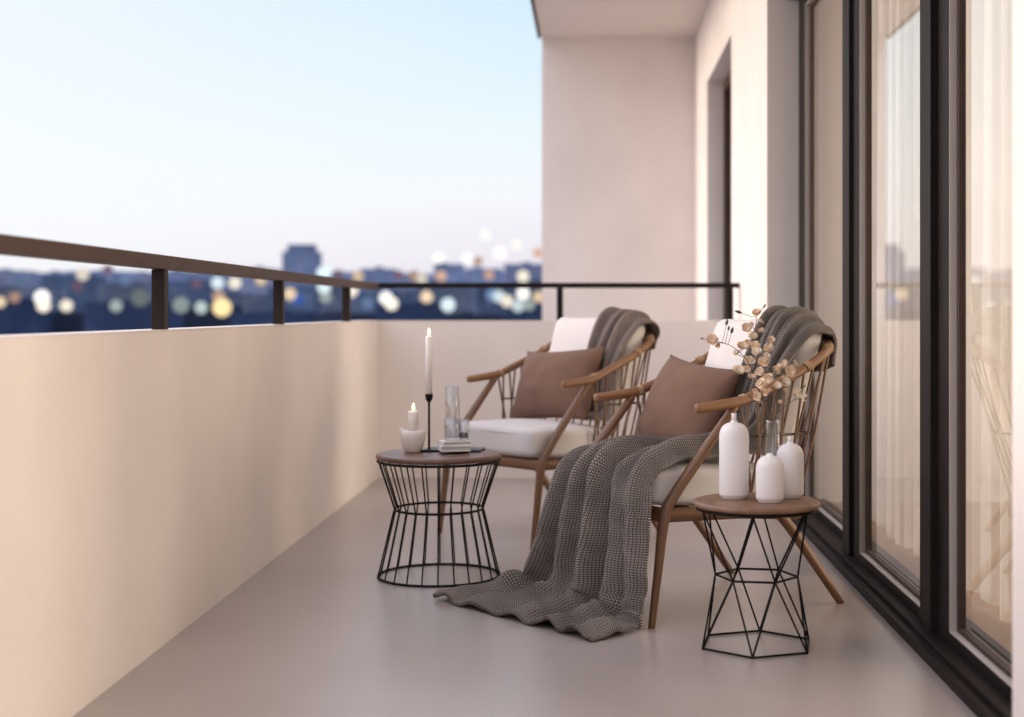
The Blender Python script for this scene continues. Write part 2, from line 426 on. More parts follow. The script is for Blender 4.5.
# ------------------------------------------------------------------ sliding door
door = empty('sliding_door', (0.98, 4.95, 0.0), 'dark brown framed glass sliding door filling the recess of the house wall', 'door')
DO = Vector((0.98, 4.95, 0.0))
def dbox(bm, x0, x1, y0, y1, z0, z1, bev=0.0015):
    box(bm, x0 - DO.x, x1 - DO.x, y0 - DO.y, y1 - DO.y, z0 - DO.z, z1 - DO.z, bev)
bm = bmesh.new()
dbox(bm, 0.918, 1.13, 2.913, 6.985, 0.001, 0.032, 0.004)
dbox(bm, 0.944, 1.13, 2.913, 6.985, 0.0325, 0.048, 0.003)
finish('sill', bm, M['frame'], door)
bm = bmesh.new(); dbox(bm, 0.95, 1.13, 2.913, 6.985, 2.50, 2.557); finish('head_frame', bm, M['frame'], door)
bm = bmesh.new(); dbox(bm, 0.968, 1.036, 5.36, 5.50, 0.049, 2.499); finish('mullion', bm, M['frame'], door)
bm = bmesh.new(); dbox(bm, 0.968, 1.036, 4.07, 4.20, 0.049, 2.499); finish('mullion', bm, M['frame'], door)
def leaf(y0, y1, xf, wf, wn, name='sash'):
    z0, z1, zb = 0.0495, 2.4985, 0.078
    bm = bmesh.new()
    dbox(bm, xf, xf + 0.046, y1 - wf, y1, z0, z1); dbox(bm, xf, xf + 0.046, y0, y0 + wn, z0, z1)
    dbox(bm, xf + 0.0005, xf + 0.046, y0 + wn, y1 - wf, z0, zb); dbox(bm, xf + 0.0005, xf + 0.046, y0 + wn, y1 - wf, z1 - 0.07, z1)
    s = finish(name, bm, M['frame'], door)
    ya, yb, za, zt = y0 + wn, y1 - wf, zb, z1 - 0.07
    e = 0.004                               # light aluminium lining of the rebate
    bm = bmesh.new()
    dbox(bm, xf + 0.002, xf + 0.022, yb - e, yb - 0.0003, za, zt, 0); dbox(bm, xf + 0.002, xf + 0.022, ya + 0.0003, ya + e, za, zt, 0)
    dbox(bm, xf + 0.002, xf + 0.022, ya + e, yb - e, za + 0.0003, za + e, 0); dbox(bm, xf + 0.002, xf + 0.022, ya + e, yb - e, zt - e, zt - 0.0003, 0)
    finish('bead', bm, M['alu'], s)
    ya += e; yb -= e; za += e; zt -= e
    bm = bmesh.new(); g = 0.022; h = 0.012
    dbox(bm, xf + 0.0225, xf + 0.042, yb - g, yb, za, zt, 0); dbox(bm, xf + 0.0225, xf + 0.042, ya, ya + g, za, zt, 0)
    dbox(bm, xf + 0.0225, xf + 0.042, ya + g, yb - g, za, za + h, 0); dbox(bm, xf + 0.0225, xf + 0.042, ya + g, yb - g, zt - h, zt, 0)
    finish('gasket', bm, M['gasket'], s)
    bm = bmesh.new(); x = xf + 0.032 - DO.x
    bm.faces.new([bm.verts.new(p) for p in ((x, ya + g - DO.y, za + h), (x, ya + g - DO.y, zt - h), (x, yb - g - DO.y, zt - h), (x, yb - g - DO.y, za + h))])
    finish('glass_pane', bm, M['glass'], s)
leaf(5.505, 6.985, 1.015, 0.20, 0.09)
leaf(4.205, 5.355, 0.984, 0.115, 0.06)
leaf(2.913, 4.065, 0.990, 0.115, 0.09)

# room behind the door
def room():
    x0, x1, y0, y1, z1 = 1.135, 6.0, 1.0, 6.99, 2.75
    o = finish('room_floor', one(box, x0, x1, y0, y1, -0.1, 0.03), M['room_floor']); tag(o, kind='structure')
    bm = bmesh.new()
    box(bm, 1.362, x1, y1, y1 + 0.15, -0.1, z1); box(bm, x1, x1 + 0.15, y0, y1 + 0.15, -0.1, z1); box(bm, 1.362, x1, y0 - 0.15, y0, -0.1, z1)
    o = finish('room_wall', bm, M['room_wall']); tag(o, kind='structure')
    bm = bmesh.new(); box(bm, 1.362, x1 + 0.15, y0 - 0.15, y1 + 0.15, z1 + 0.002, z1 + 0.15)
    o = finish('room_ceiling', bm, M['room_wall']); tag(o, kind='structure')
room()
def curtain(name, y0, y1, x, z0, z1, per, amp, seed, label):
    bm = bmesh.new(); ny = int((y1 - y0) / 0.006); nz = 26
    rows = []
    rnd = random.Random(seed); ph = rnd.random() * 6
    for j in range(nz + 1):
        zz = z1 + (z0 - z1) * j / nz; row = []
        f = j / nz
        for i in range(ny + 1):
            y = y0 + (y1 - y0) * i / ny
            wob = noise.noise(Vector((y * 2.1 + seed, 0, zz * 0.35))) * 2.6
            a = amp * (0.65 + 0.35 * noise.noise(Vector((y * 3.0, seed, 1.0)))) * (0.75 + 0.35 * f)
            dx = a * math.sin(2 * PI * y / per + ph + wob) + 0.3 * a * math.sin(4.3 * PI * y / per + wob * 2)
            zz2 = zz + (0.012 * math.sin(y * 9 + seed) if j == nz else 0)
            row.append(bm.verts.new((x + dx, y, zz2)))
        rows.append(row)
    for a, b in zip(rows, rows[1:]):
        for i in range(ny): bm.faces.new((a[i], a[i + 1], b[i + 1], b[i]))
    o = finish(name, bm, M['curtain'], smooth=True)
    tag(o, label, 'curtain', 'sheer white curtains behind the sliding door')
curtain('sheer_curtain', 4.75, 6.32, 1.235, 0.045, 2.70, 0.175, 0.030, 3, 'sheer white curtain behind the middle pane of the sliding door')
curtain('sheer_curtain', 3.55, 4.73, 1.255, 0.045, 2.70, 0.185, 0.034, 11, 'sheer white curtain behind the nearest pane at the right edge')

# ------------------------------------------------------------------ side tables
def make_rod_table():
    t = empty('round_side_table', (-0.560, 5.205, 0), 'hourglass wire side table with round wooden top by the parapet', 'side table', group='wire side tables')
    finish('table_top', one(lathe, [(0.0005, 0.430), (0.219, 0.430), (0.2265, 0.433), (0.2295, 0.440), (0.2265, 0.4475), (0.220, 0.450), (0.0005, 0.450)], seg=64), M['table_top'], t)
    def ring(bm, r, z, w): tube(bm, [(r * math.cos(2 * PI * k / 64), r * math.sin(2 * PI * k / 64), z) for k in range(64)], w, 8, closed=True)
    finish('ring', one(ring, 0.222, 0.424, 0.0050), M['wire'], t)
    finish('ring', one(ring, 0.161, 0.248, 0.0046), M['wire'], t)
    finish('ring', one(ring, 0.221, 0.0048, 0.0046), M['wire'], t)
    N = 24
    for k in range(N):
        a = 2 * PI * (k + 0.35) / N; c, s = math.cos(a), math.sin(a)
        rr = [(0.220, 0.424), (0.164, 0.256), (0.1615, 0.248), (0.164, 0.240), (0.2205, 0.005)]
        finish('rod', one(tube, [(r * c, r * s, z) for r, z in rr], 0.0030, 6), M['wire'], t)
    return t
make_rod_table()
def make_hex_table():
    t = empty('hexagonal_side_table', (0.477, 4.129, 0), 'small side table with geometric black wire base and round wooden top by the door', 'side table', group='wire side tables')
    finish('table_top', one(lathe, [(0.0005, 0.403), (0.176, 0.403), (0.1825, 0.406), (0.1850, 0.412), (0.1825, 0.4185), (0.177, 0.421), (0.0005, 0.421)], seg=64), M['table_oak'], t)
    finish('ring', one(tube, [(0.172 * math.cos(2 * PI * k / 48), 0.172 * math.sin(2 * PI * k / 48), 0.398) for k in range(48)], 0.0045, 8, closed=True), M['wire'], t)
    B = [Vector((0.171 * math.cos(R(20 + 60 * k)), 0.171 * math.sin(R(20 + 60 * k)), 0.004)) for k in range(6)]
    Mi = [Vector((0.119 * math.cos(R(50 + 60 * k)), 0.119 * math.sin(R(50 + 60 * k)), 0.202)) for k in range(6)]
    T = [Vector((0.170 * math.cos(R(20 + 60 * k)), 0.170 * math.sin(R(20 + 60 * k)), 0.398)) for k in range(6)]
    for P, nm in ((B, 'base_ring'), (Mi, 'middle_ring')):
        bm = bmesh.new()
        for k in range(6): tube(bm, [P[k], P[(k + 1) % 6]], 0.0034, 6)
        finish(nm, bm, M['wire'], t)
    for k in range(6):
        for q in (B, T):
            for j in (k, (k + 5) % 6):
                finish('rod', one(tube, [q[k], Mi[j]], 0.0031, 6), M['wire'], t)
    return t
make_hex_table()

# ------------------------------------------------------------------ lounge chairs
def make_chair():
    t = empty('lounge_chair', (0, 0, 0), 'x', 'chair', group='wooden lounge chairs on the balcony')
    W = 0.310
    for s in (-1, 1):
        y = s * W
        pts = spline([(-0.382, y, 0.0), (-0.360, y, 0.16), (-0.335, y, 0.335), (-0.30, y, 0.400), (-0.185, y, 0.535), (-0.072, y, 0.664)], 6)
        finish('front_leg', one(tube, pts, [0.0125, 0.016, 0.0205, 0.021, 0.0195, 0.0165], 12, flat=0.8), M['walnut'], t)
        pts = spline([(0.075, y * 0.955, 0.345), (0.155, y * 0.97, 0.270), (0.362, y * 1.0, 0.0)], 6)
        finish('rear_leg', one(tube, pts, [0.018, 0.019, 0.0125], 12, flat=0.8), M['walnut'], t)
    bm = bmesh.new()
    for s in (-1, 1):
        y = s * (W - 0.008)
        tube(bm, [(-0.335, y, 0.340), (-0.05, y, 0.332), (0.19, y, 0.312)], 0.0225, 12, flat=0.55)
    tube(bm, [(-0.335, -W, 0.338), (-0.335, W, 0.338)], 0.0225, 12, flat=0.55)
    tube(bm, [(0.18, -W + 0.01, 0.316), (0.18, W - 0.01, 0.316)], 0.019, 12, flat=0.55)
    for k in range(5):
        x = -0.26 + k * 0.09
        tube(bm, [(x, -W + 0.01, 0.336), (x, W - 0.01, 0.336)], 0.009, 8)
    finish('seat_frame', bm, M['walnut'], t)
    # one bent rail: arm, back, arm
    half = [(-0.215, -W - 0.004, 0.666), (-0.13, -W - 0.004, 0.674), (-0.07, -W - 0.004, 0.680), (-0.035, -W - 0.003, 0.688), (0.0, -W - 0.002, 0.700), (0.19, -W + 0.002, 0.772),
            (0.305, -W + 0.012, 0.832), (0.352, -W + 0.055, 0.858), (0.372, -0.15, 0.868)]
    pts = spline(half + [(0.378, 0, 0.871)] + [(x, -y, z) for x, y, z in half[::-1]], 7)
    ar = finish('arm_rail', one(tube, pts, [0.0155, 0.0175, 0.0165, 0.0155, 0.015, 0.015, 0.015, 0.0155, 0.0165, 0.0175, 0.0155], 14), M['oak'], t)
    for s in (-1, 1):
        for (x, z, dz) in ((-0.045, 0.686, 0.22), (0.215, 0.786, 0.50), (0.318, 0.840, 0.5)):
            bm = bmesh.new()
            for q in range(3):
                c = Vector((x + q * 0.0062, s * (W - (0.0 if x < 0.3 else 0.022)), z + q * 0.0062 * dz)); dr = Vector((1, 0, dz)).normalized()
                up = Vector((-dr.z, 0, dr.x)); sd = Vector((0, 1, 0))
                tube(bm, [c + (up * math.cos(2 * PI * k / 14) + sd * math.sin(2 * PI * k / 14)) * 0.0165 for k in range(14)], 0.0026, 6, closed=True)
            finish('cane_wrap', bm, M['wrap'], ar)
    def rail_z(x):
        P = [(-0.07, 0.680), (-0.035, 0.688), (0.0, 0.700), (0.19, 0.772), (0.305, 0.832), (0.352, 0.858)]
        for (a, za), (b, zb) in zip(P, P[1:]):
            if x <= b: return za + (zb - za) * (x - a) / (b - a)
        return P[-1][1]
    for s in (-1, 1):
        tops = [-0.052, -0.018, 0.016, 0.052, 0.090, 0.130, 0.170, 0.210, 0.250, 0.290, 0.325]
        bots = [0.010, -0.040, 0.035, -0.010, 0.062, 0.095, 0.050, 0.130, 0.105, 0.160, 0.185]
        for a, b in zip(tops, bots):
            y = s * W * (1.0 if a < 0.3 else 0.95)
            finish('spindle', one(tube, [(a, y, rail_z(a)), ((a + b) / 2 + 0.004, s * (W - 0.004), (rail_z(a) + 0.33) / 2), (b, s * (W - 0.012), 0.325)], 0.0046, 7), M['spindle'], t)
        tube_pts = [(-0.036, s * (W - 0.004), 0.572), (0.09, s * (W - 0.003), 0.570), (0.245, s * (W - 0.014), 0.568)]
        finish('side_rod', one(tube, tube_pts, 0.0042, 7), M['rod'], t)
    for k in range(9):
        y = -0.24 + k * 0.06
        finish('spindle', one(tube, [(0.372, y, 0.862), (0.275, y * 0.96, 0.59), (0.18, y * 0.92, 0.320)], 0.0046, 7), M['spindle'], t)
    finish('back_rod', one(tube, [(0.245, -W + 0.014, 0.568), (0.270, -0.15, 0.572), (0.270, 0.15, 0.572), (0.245, W - 0.014, 0.568)], 0.0042, 7), M['rod'], t)
    def xs(c): return Vector((c.x - 0.112, c.y, c.z + 0.420 - 0.05 * (c.x + 0.1)))
    sc_ = finish('seat_cushion', cushion_bm(0.250, 0.282, 0.060, 0.028, 0.024, 16, xs, 0.006, 2), M['linen'], t)
    loop = []
    for k in range(80):
        a = 2 * PI * k / 80; ca, sa = math.cos(a), math.sin(a)
        e = 0.16
        px = 0.246 * abs(ca) ** e * (1 if ca > 0 else -1); py = 0.278 * abs(sa) ** e * (1 if sa > 0 else -1)
        loop.append(xs(Vector((px, py, 0.036))))
    finish('piping', one(tube, loop, 0.0042, 6, closed=True), M['piping'], sc_)
    ux, uz = math.sin(R(19)), math.cos(R(19))
    def xb(c):   # local z = thickness (towards the sitter), local x = up the back
        h = c.x + 0.235
        return Vector((0.150 + ux * h - uz * c.z, c.y, 0.490 + uz * h + ux * c.z))
    finish('back_cushion', cushion_bm(0.235, 0.262, 0.058, 0.048, 0.024, 16, xb, 0.007, 5), M['linen'], t)
    return t
chair = make_chair()
OA, RA = Vector((0.358, 4.809, 0)), R(30)
OB, RB = Vector((-0.176, 6.257, 0)), R(43.4)
chair.location = OA; chair.rotation_euler = (0, 0, RA)
chair['label'] = 'nearer wooden lounge chair with a long knitted throw falling over its seat to the floor'
c2 = copy_tree(chair)
c2.location = OB; c2.rotation_euler = (0, 0, RB)
c2['label'] = 'farther wooden lounge chair with bare white seat cushion and throw only on its back'

# ------------------------------------------------------------------ pillows
def pillow(name, label, O, rz, pos, w, h, T, lean, roll, seed):
    t_bm = bmesh.new(); n = 28
    bmesh.ops.create_grid(t_bm, x_segments=n, y_segments=n, size=1.0)
    top = t_bm.verts[:]
    ret = bmesh.ops.duplicate(t_bm, geom=t_bm.verts[:] + t_bm.edges[:] + t_bm.faces[:])
    bot = [g for g in ret['geom'] if isinstance(g, bmesh.types.BMVert)]
    def shp(v, s):
        u, q = v.co.x, v.co.y
        th = T * (max(0, 1 - abs(u) ** 2.6) ** 0.62) * (max(0, 1 - abs(q) ** 2.6) ** 0.62)
        px = u * w / 2 * (1 - 0.075 * (1 - abs(u)) * 0 - 0.07 * (1 - q * q) * abs(u))
        py = q * h / 2 * (1 - 0.09 * (1 - u * u) * abs(q))
        cr = noise.noise(Vector((u * 2.4 + seed, q * 2.4, s * 3))) * 0.012 * (1 - u * u) * (1 - q * q)
        cr += 0.006 * math.sin(9 * (u + 0.4 * q) + seed) * (1 - u * u) * abs(q) ** 2 * (1 - abs(q))
        v.co = (px, py, s * (th + cr))
    for v in top: shp(v, 1)
    for v in bot: shp(v, -1)
    bmesh.ops.remove_doubles(t_bm, verts=t_bm.verts[:], dist=0.0009)
    for f in t_bm.faces: f.smooth = True
    ob = finish(name, t_bm, M['pillow'])
    # face direction: chair front (-x local), leaned back
    Mx = Matrix.Translation(O) @ Matrix.Rotation(rz, 4, 'Z') @ Matrix.Translation(Vector(pos))
    # pillow local x -> chair -y, local y -> up, local z -> chair -x
    base = Matrix(((0, 0, -1, 0), (-1, 0, 0, 0), (0, 1, 0, 0), (0, 0, 0, 1)))
    ob.matrix_world = Mx @ Matrix.Rotation(R(lean), 4, 'Y') @ base @ Matrix.Rotation(R(roll), 4, 'Z')
    tag(ob, label, 'pillow', 'brown pillows on the lounge chairs')
pillow('throw_pillow', 'brown square pillow on the nearer chair, half under the knitted throw', OA, RA, (0.015, 0.095, 0.640), 0.46, 0.34, 0.088, 24, -5, 2.0)
pillow('throw_pillow', 'brown square pillow leaning on the back of the farther chair', OB, RB, (0.030, 0.005, 0.645), 0.50, 0.34, 0.088, 22, 4, 7.0)

# ------------------------------------------------------------------ knitted throws
def throw(name, label, O, rz, rows, mat, folds, nu=90, per=14, thick=0.011, ampl=None, seed=0, floor=False):
    # rows: (left point, right point, fold height) in chair space, along the length of the cloth
    Ls = spline([r[0] for r in rows], per); Rs = spline([r[1] for r in rows], per)
    A = []
    for i in range(len(Ls)):
        t = i / per; k = min(int(t), len(rows) - 2); f = t - k
        A.append(rows[k][2] * (1 - f) + rows[k + 1][2] * f)
    n = len(Ls)
    grid = []
    for i in range(n):
        row = []
        for j in range(nu + 1):
            u = j / nu
            q = Ls[i].lerp(Rs[i], u)
            if i / per < 5: q.z = Ls[i].z + (Rs[i].z - Ls[i].z) * u ** 3.5      # flat over the cushion, drooping at its side
            row.append(q)
        grid.append(row)
    disp = []
    for i in range(n):
        s = i / (n - 1); row = []
        for j in range(nu + 1):
            u = j / nu
            a = grid[max(i - 1, 0)][j]; b = grid[min(i + 1, n - 1)][j]
            c = grid[i][max(j - 1, 0)]; d = grid[i][min(j + 1, nu)]
            nr = (b - a).cross(d - c)
            nr = nr.normalized() if nr.length > 1e-9 else Vector((0, 0, 1))
            h = folds(u, s, i / per)
            if i / per < 6.5: h = max(h, 0.05)
            elif i / per < 11: h = max(h, -0.08)
            w = noise.noise(Vector((u * 3.1 + seed, s * 8.5, 0.3))) * 0.34 + noise.noise(Vector((u * 9 + seed, s * 26, 2.3))) * 0.10
            if floor and i / per > 12: w += noise.noise(Vector((u * 5.0, s * 34.0, 7.7))) * 0.5 * min(1, i / per - 12)
            row.append(grid[i][j] + nr * A[i] * (h + w))
        disp.append(row)
    Rm = Matrix.Rotation(rz, 3, 'Z')
    bm = bmesh.new(); uvl = bm.loops.layers.uv.verify()
    V = []; 
    for i in range(n):
        row = []
        for j in range(nu + 1):
            p = O + Rm @ disp[i][j]
            if floor and p.z < 0.008: p.z = 0.008 + 0.15 * max(0, disp[i][j].z - 0.0) * 0
            row.append(bm.verts.new(p))
        V.append(row)
    # uv in metres of real cloth
    LU = [0.0] * (nu + 1); UV = [[None] * (nu + 1) for _ in range(n)]
    vlen = [0.0] * n
    for i in range(1, n):
        vlen[i] = vlen[i - 1] + sum((V[i][j].co - V[i - 1][j].co).length for j in (nu // 4, nu // 2, 3 * nu // 4)) / 3
    widths = [sum((V[i][j + 1].co - V[i][j].co).length for j in range(nu)) for i in range(n)]
    wmean = sum(widths) / n
    for i in range(n):
        acc = 0.0
        for j in range(nu + 1):
            if j: acc += (V[i][j].co - V[i][j - 1].co).length
            UV[i][j] = (acc / widths[i] * wmean, vlen[i])
    for i in range(n - 1):
        for j in range(nu):
            f = bm.faces.new((V[i][j], V[i][j + 1], V[i + 1][j + 1], V[i + 1][j])); f.smooth = True
            for l, (a, b) in zip(f.loops, ((i, j), (i, j + 1), (i + 1, j + 1), (i + 1, j))): l[uvl].uv = UV[a][b]
    ob = finish(name, bm, mat)
    md = ob.modifiers.new('thickness', 'SOLIDIFY'); md.thickness = thick; md.offset = 0.0; md.use_even_offset = False
    tag(ob, label, 'throw blanket', 'knitted throws on the lounge chairs')
    return ob
def ridge(x, c, w):           # soft raised fold centred at c
    d = (x - c) / w
    return math.exp(-d * d)
def fold_near(u, s, k):
    # k runs 0..rows-1; folds wander, merge and change strength along the cloth
    d1 = 0.045 * math.sin(k * 0.55 + 0.4); d2 = 0.06 * math.sin(k * 0.42 + 2.0); d3 = 0.05 * math.sin(k * 0.63 + 4.0)
    g = lambda p: 0.78 + 0.38 * math.sin(k * 0.6 + p)
    v = 0.95 * g(0) * ridge(u, 0.07 + d3 * 0.4, 0.05) + 0.85 * g(2) * ridge(u, 0.27 - d1, 0.065) + 1.1 * g(1) * ridge(u, 0.50 + d2, 0.055) + 0.8 * g(4) * ridge(u, 0.70 + d3, 0.045) + 0.95 * g(3) * ridge(u, 0.90 + d1 * 0.5, 0.06)
    v -= 0.55 * ridge(u, 0.385 + d2, 0.04) + 0.55 * ridge(u, 0.60 + d2 * 0.6, 0.03) + 0.35 * ridge(u, 0.80 + d3 * 0.5, 0.035) + 0.3 * ridge(u, 0.165, 0.04)
    return v
rowsA = [
    ((0.405, -0.060, 0.76), (0.392, -0.235, 0.79), 0.006),
    ((0.405, -0.060, 0.82), (0.392, -0.240, 0.83), 0.008),
    ((0.390, -0.062, 0.905), (0.370, -0.270, 0.870), 0.014),
    ((0.325, -0.068, 0.952), (0.328, -0.296, 0.895), 0.022),
    ((0.228, -0.072, 0.945), (0.245, -0.292, 0.885), 0.026),
    ((0.132, -0.095, 0.790), (0.142, -0.283, 0.765), 0.030),
    ((0.075, -0.055, 0.635), (0.085, -0.272, 0.600), 0.030),
    ((0.005, 0.060, 0.540), (0.010, -0.268, 0.522), 0.046),
    ((-0.140, 0.150, 0.510), (-0.140, -0.275, 0.507), 0.056),
    ((-0.280, 0.192, 0.500), (-0.285, -0.292, 0.500), 0.056),
    ((-0.390, 0.205, 0.462), (-0.385, -0.318, 0.462), 0.048),
    ((-0.415, 0.232, 0.340), (-0.405, -0.330, 0.350), 0.060),
    ((-0.432, 0.280, 0.180), (-0.410, -0.335, 0.190), 0.068),
    ((-0.462, 0.345, 0.055), (-0.415, -0.338, 0.060), 0.064),
    ((-0.555, 0.430, 0.020), (-0.458, -0.342, 0.018), 0.040),
    ((-0.680, 0.455, 0.016), (-0.550, -0.365, 0.015), 0.032),
    ((-0.790, 0.415, 0.014), (-0.640, -0.385, 0.013), 0.026),
]
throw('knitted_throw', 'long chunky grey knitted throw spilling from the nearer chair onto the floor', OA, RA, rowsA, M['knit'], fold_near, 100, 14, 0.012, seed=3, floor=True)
def fold_far(u, s, k):
    d = 0.05 * math.sin(k * 1.1 + 1)
    return 1.0 * ridge(u, 0.14 + d, 0.09) + 0.8 * ridge(u, 0.42 - d, 0.10) + 0.95 * ridge(u, 0.70 + d, 0.09) + 0.5 * ridge(u, 0.95, 0.07) - 0.4 * ridge(u, 0.56, 0.05)
rowsB = [
    ((0.408, -0.070, 0.79), (0.395, -0.240, 0.80), 0.006),
    ((0.405, -0.070, 0.84), (0.392, -0.255, 0.835), 0.010),
    ((0.388, -0.072, 0.900), (0.372, -0.290, 0.870), 0.018),
    ((0.322, -0.075, 0.954), (0.328, -0.305, 0.905), 0.025),
    ((0.222, -0.078, 0.942), (0.242, -0.290, 0.890), 0.028),
    ((0.132, -0.090, 0.790), (0.145, -0.280, 0.765), 0.028),
    ((0.085, -0.110, 0.635), (0.095, -0.274, 0.605), 0.024),
    ((0.050, -0.120, 0.540), (0.055, -0.270, 0.525), 0.020),
    ((0.000, -0.130, 0.515), (0.000, -0.268, 0.508), 0.016),
]
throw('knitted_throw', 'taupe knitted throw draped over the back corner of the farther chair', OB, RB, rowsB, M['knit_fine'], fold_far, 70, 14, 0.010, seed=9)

# ------------------------------------------------------------------ things on the left table
ZT = 0.4502
def flame(parent, z, h=0.026, r=0.0048):
    prof = [(0.0004, z), (r * 0.55, z + h * 0.08), (r, z + h * 0.28), (r * 0.85, z + h * 0.5), (r * 0.42, z + h * 0.78), (0.0004, z + h)]
    return finish('flame', one(lathe, prof, seg=14), M['flame'], parent)
def candle(name, loc_, r, h, label):
    t = empty(name, loc_, label, 'candle', group='lit white candles on the round side table')
    prof = [(0.0005, 0), (r, 0), (r, h - 0.006), (r * 0.93, h - 0.001), (r * 0.8, h), (r * 0.45, h - 0.003), (0.0005, h - 0.0035)]
    finish('wax', one(lathe, prof, seg=24), M['wax'], t)
    finish('wick', one(tube, [(0, 0, h - 0.004), (0.0003, 0, h + 0.006)], 0.0009, 5), M['black_iron'], t)
    flame(t, h + 0.003)
    return t
# pot
px, py = -0.660, 5.240
t = empty('candle_pot', (px, py, ZT), 'squat cream candle pot with stepped shoulder beside the black candle holder', 'candle holder')
finish('pot_body', one(lathe, [(0.0005, 0), (0.027, 0), (0.030, 0.004), (0.038, 0.020), (0.0435, 0.044), (0.0450, 0.064), (0.0435, 0.075), (0.038, 0.080), (0.028, 0.081), (0.0235, 0.080), (0.0225, 0.076), (0.0005, 0.0755)], seg=40), M['stone_pot'], t)
finish('spout', one(tube, spline([(-0.028, 0.0, 0.064), (-0.037, -0.002, 0.076), (-0.042, -0.003, 0.083)], 5), [0.016, 0.013, 0.009], 12), M['stone_pot'], t)
candle('pillar_candle', (px + 0.002, py, ZT + 0.076), 0.0185, 0.076, 'short lit white candle standing in the cream pot')
hx, hy = -0.603, 5.262
t = empty('candlestick', (hx, hy, ZT), 'slender black iron candlestick with flat round foot on the side table', 'candle holder')
finish('foot', one(lathe, [(0.0005, 0), (0.036, 0), (0.037, 0.003), (0.035, 0.006), (0.008, 0.0085), (0.0045, 0.012), (0.0005, 0.0121)], seg=36), M['black_iron'], t)
finish('shaft', one(lathe, [(0.0042, 0.011), (0.0042, 0.184)], seg=12), M['black_iron'], t)
finish('cup', one(lathe, [(0.0005, 0.182), (0.006, 0.183), (0.0125, 0.193), (0.0145, 0.206), (0.0145, 0.213), (0.0130, 0.213), (0.0125, 0.204), (0.0005, 0.203)], seg=24), M['black_iron'], t)
candle('taper_candle', (hx, hy, ZT + 0.2035), 0.0122, 0.224, 'tall lit white taper candle in the black candlestick')
# tray, books, glass
tr = finish('slate_tray', one(box, -0.105, 0.105, -0.055, 0.055, 0.0, 0.008, 0.002), M['slate']); tr.location = (-0.510, 5.295, ZT + 0.0003); tr.rotation_euler = (0, 0, R(-6))
tag(tr, 'flat dark slate tray lying under the white books on the round table', 'tray')
bk = empty('book', (-0.503, 5.205, ZT + 0.0005), 'lower white book of the two lying on the round side table', 'book', R(14), 'white books on the round side table')
def book(t, w, d, h):
    bm = bmesh.new(); box(bm, -w, w, -d, d, 0, 0.003, 0.001); box(bm, -w, w, -d, d, h - 0.003, h, 0.001); box(bm, -w - 0.0025, -w + 0.0005, -d, d, 0.0005, h - 0.0005, 0.001)
    finish('cover', bm, M['paper'], t)
    finish('pages', one(box, -w + 0.001, w - 0.004, -d + 0.004, d - 0.004, 0.0032, h - 0.0032), M['pages'], t)
bk.location.z = ZT + 0.0095
book(bk, 0.054, 0.046, 0.020)
bk2 = empty('book', (-0.501, 5.207, ZT + 0.0300), 'upper white book under the tall clear glass on the round side table', 'book', R(20), 'white books on the round side table')
book(bk2, 0.052, 0.044, 0.016)
gz = ZT + 0.0464
t = empty('glass_lantern', (-0.511, 5.212, gz), 'tall clear glass with a wider glass foot standing on the white books', 'glass')
finish('glass_body', one(lathe, [(0.0005, 0), (0.028, 0), (0.0300, 0.003), (0.0315, 0.082), (0.0295, 0.082), (0.0282, 0.010), (0.0005, 0.009)], seg=40), M['clear'], t)
finish('chimney', one(lathe, [(0.0265, 0.0105), (0.0265, 0.10), (0.0245, 0.200), (0.0228, 0.200), (0.0245, 0.10), (0.0245, 0.0105)], seg=40, capends=False), M['clear'], t)

t = empty('glass_tumbler', (-0.470, 5.222, gz), 'small clear votive glass beside the tall glass on the books', 'glass')
finish('glass_body', one(lathe, [(0.0005, 0), (0.017, 0), (0.018, 0.003), (0.019, 0.075), (0.0175, 0.075), (0.0168, 0.008), (0.0005, 0.007)], seg=32), M['clear'], t)
finish('tea_light', one(lathe, [(0.0005, 0.0078), (0.0135, 0.0078), (0.0140, 0.012), (0.0140, 0.026), (0.012, 0.027), (0.0005, 0.0265)], seg=24), M['black_iron'], t)

# ------------------------------------------------------------------ things on the right table
ZS = 0.4212
def bottle(loc_, r, h, neck, label):
    t = empty('ceramic_bottle', loc_, label, 'bottle', group='matt white ceramic bottles on the small table')
    prof = [(0.0005, 0), (r * 0.80, 0), (r * 0.86, 0.004), (r * 0.88, 0.007), (r * 0.98, 0.010), (r, 0.016), (r, h - r * 0.95)]
    for k in range(1, 8):
        a = k / 8 * PI / 2
        prof.append((r * (0.985 * math.cos(a) ** 0.72) + 0.0, h - r * 0.95 + r * 0.95 * math.sin(a) ** 1.05 * 0.92))
    nr = 0.0078
    prof = [p for p in prof if p[0] > nr + 0.002 or p[1] < 0.02]
    zt = prof[-1][1]
    prof += [(nr + 0.002, zt + 0.003), (nr, zt + 0.007)]
    finish('bottle_body', one(lathe, prof + [(0.0005, zt + 0.0072)], seg=44), M['ceramic'], t)
    if neck:
        finish('neck', one(lathe, [(nr, zt + 0.0065), (nr * 0.9, zt + 0.007 + neck * 0.6), (nr * 1.05, zt + 0.007 + neck), (nr * 0.7, zt + 0.007 + neck), (0.0005, zt + 0.006 + neck)], seg=20), M['ceramic'], t)
bottle((0.416, 4.165, ZS), 0.0435, 0.226, 0.020, 'tallest slim white ceramic bottle, on the left of the small table')
bottle((0.511, 4.085, ZS), 0.0405, 0.137, 0.0, 'shortest white ceramic bottle, in front of the other two')
bottle((0.583, 4.185, ZS), 0.0400, 0.162, 0.014, 'middle sized white ceramic bottle behind the shortest one')
VX, VY = 0.5415, 4.262
t = empty('glass_vase', (VX, VY, ZS), 'clear glass bottle vase holding the dried flower sprigs', 'vase')
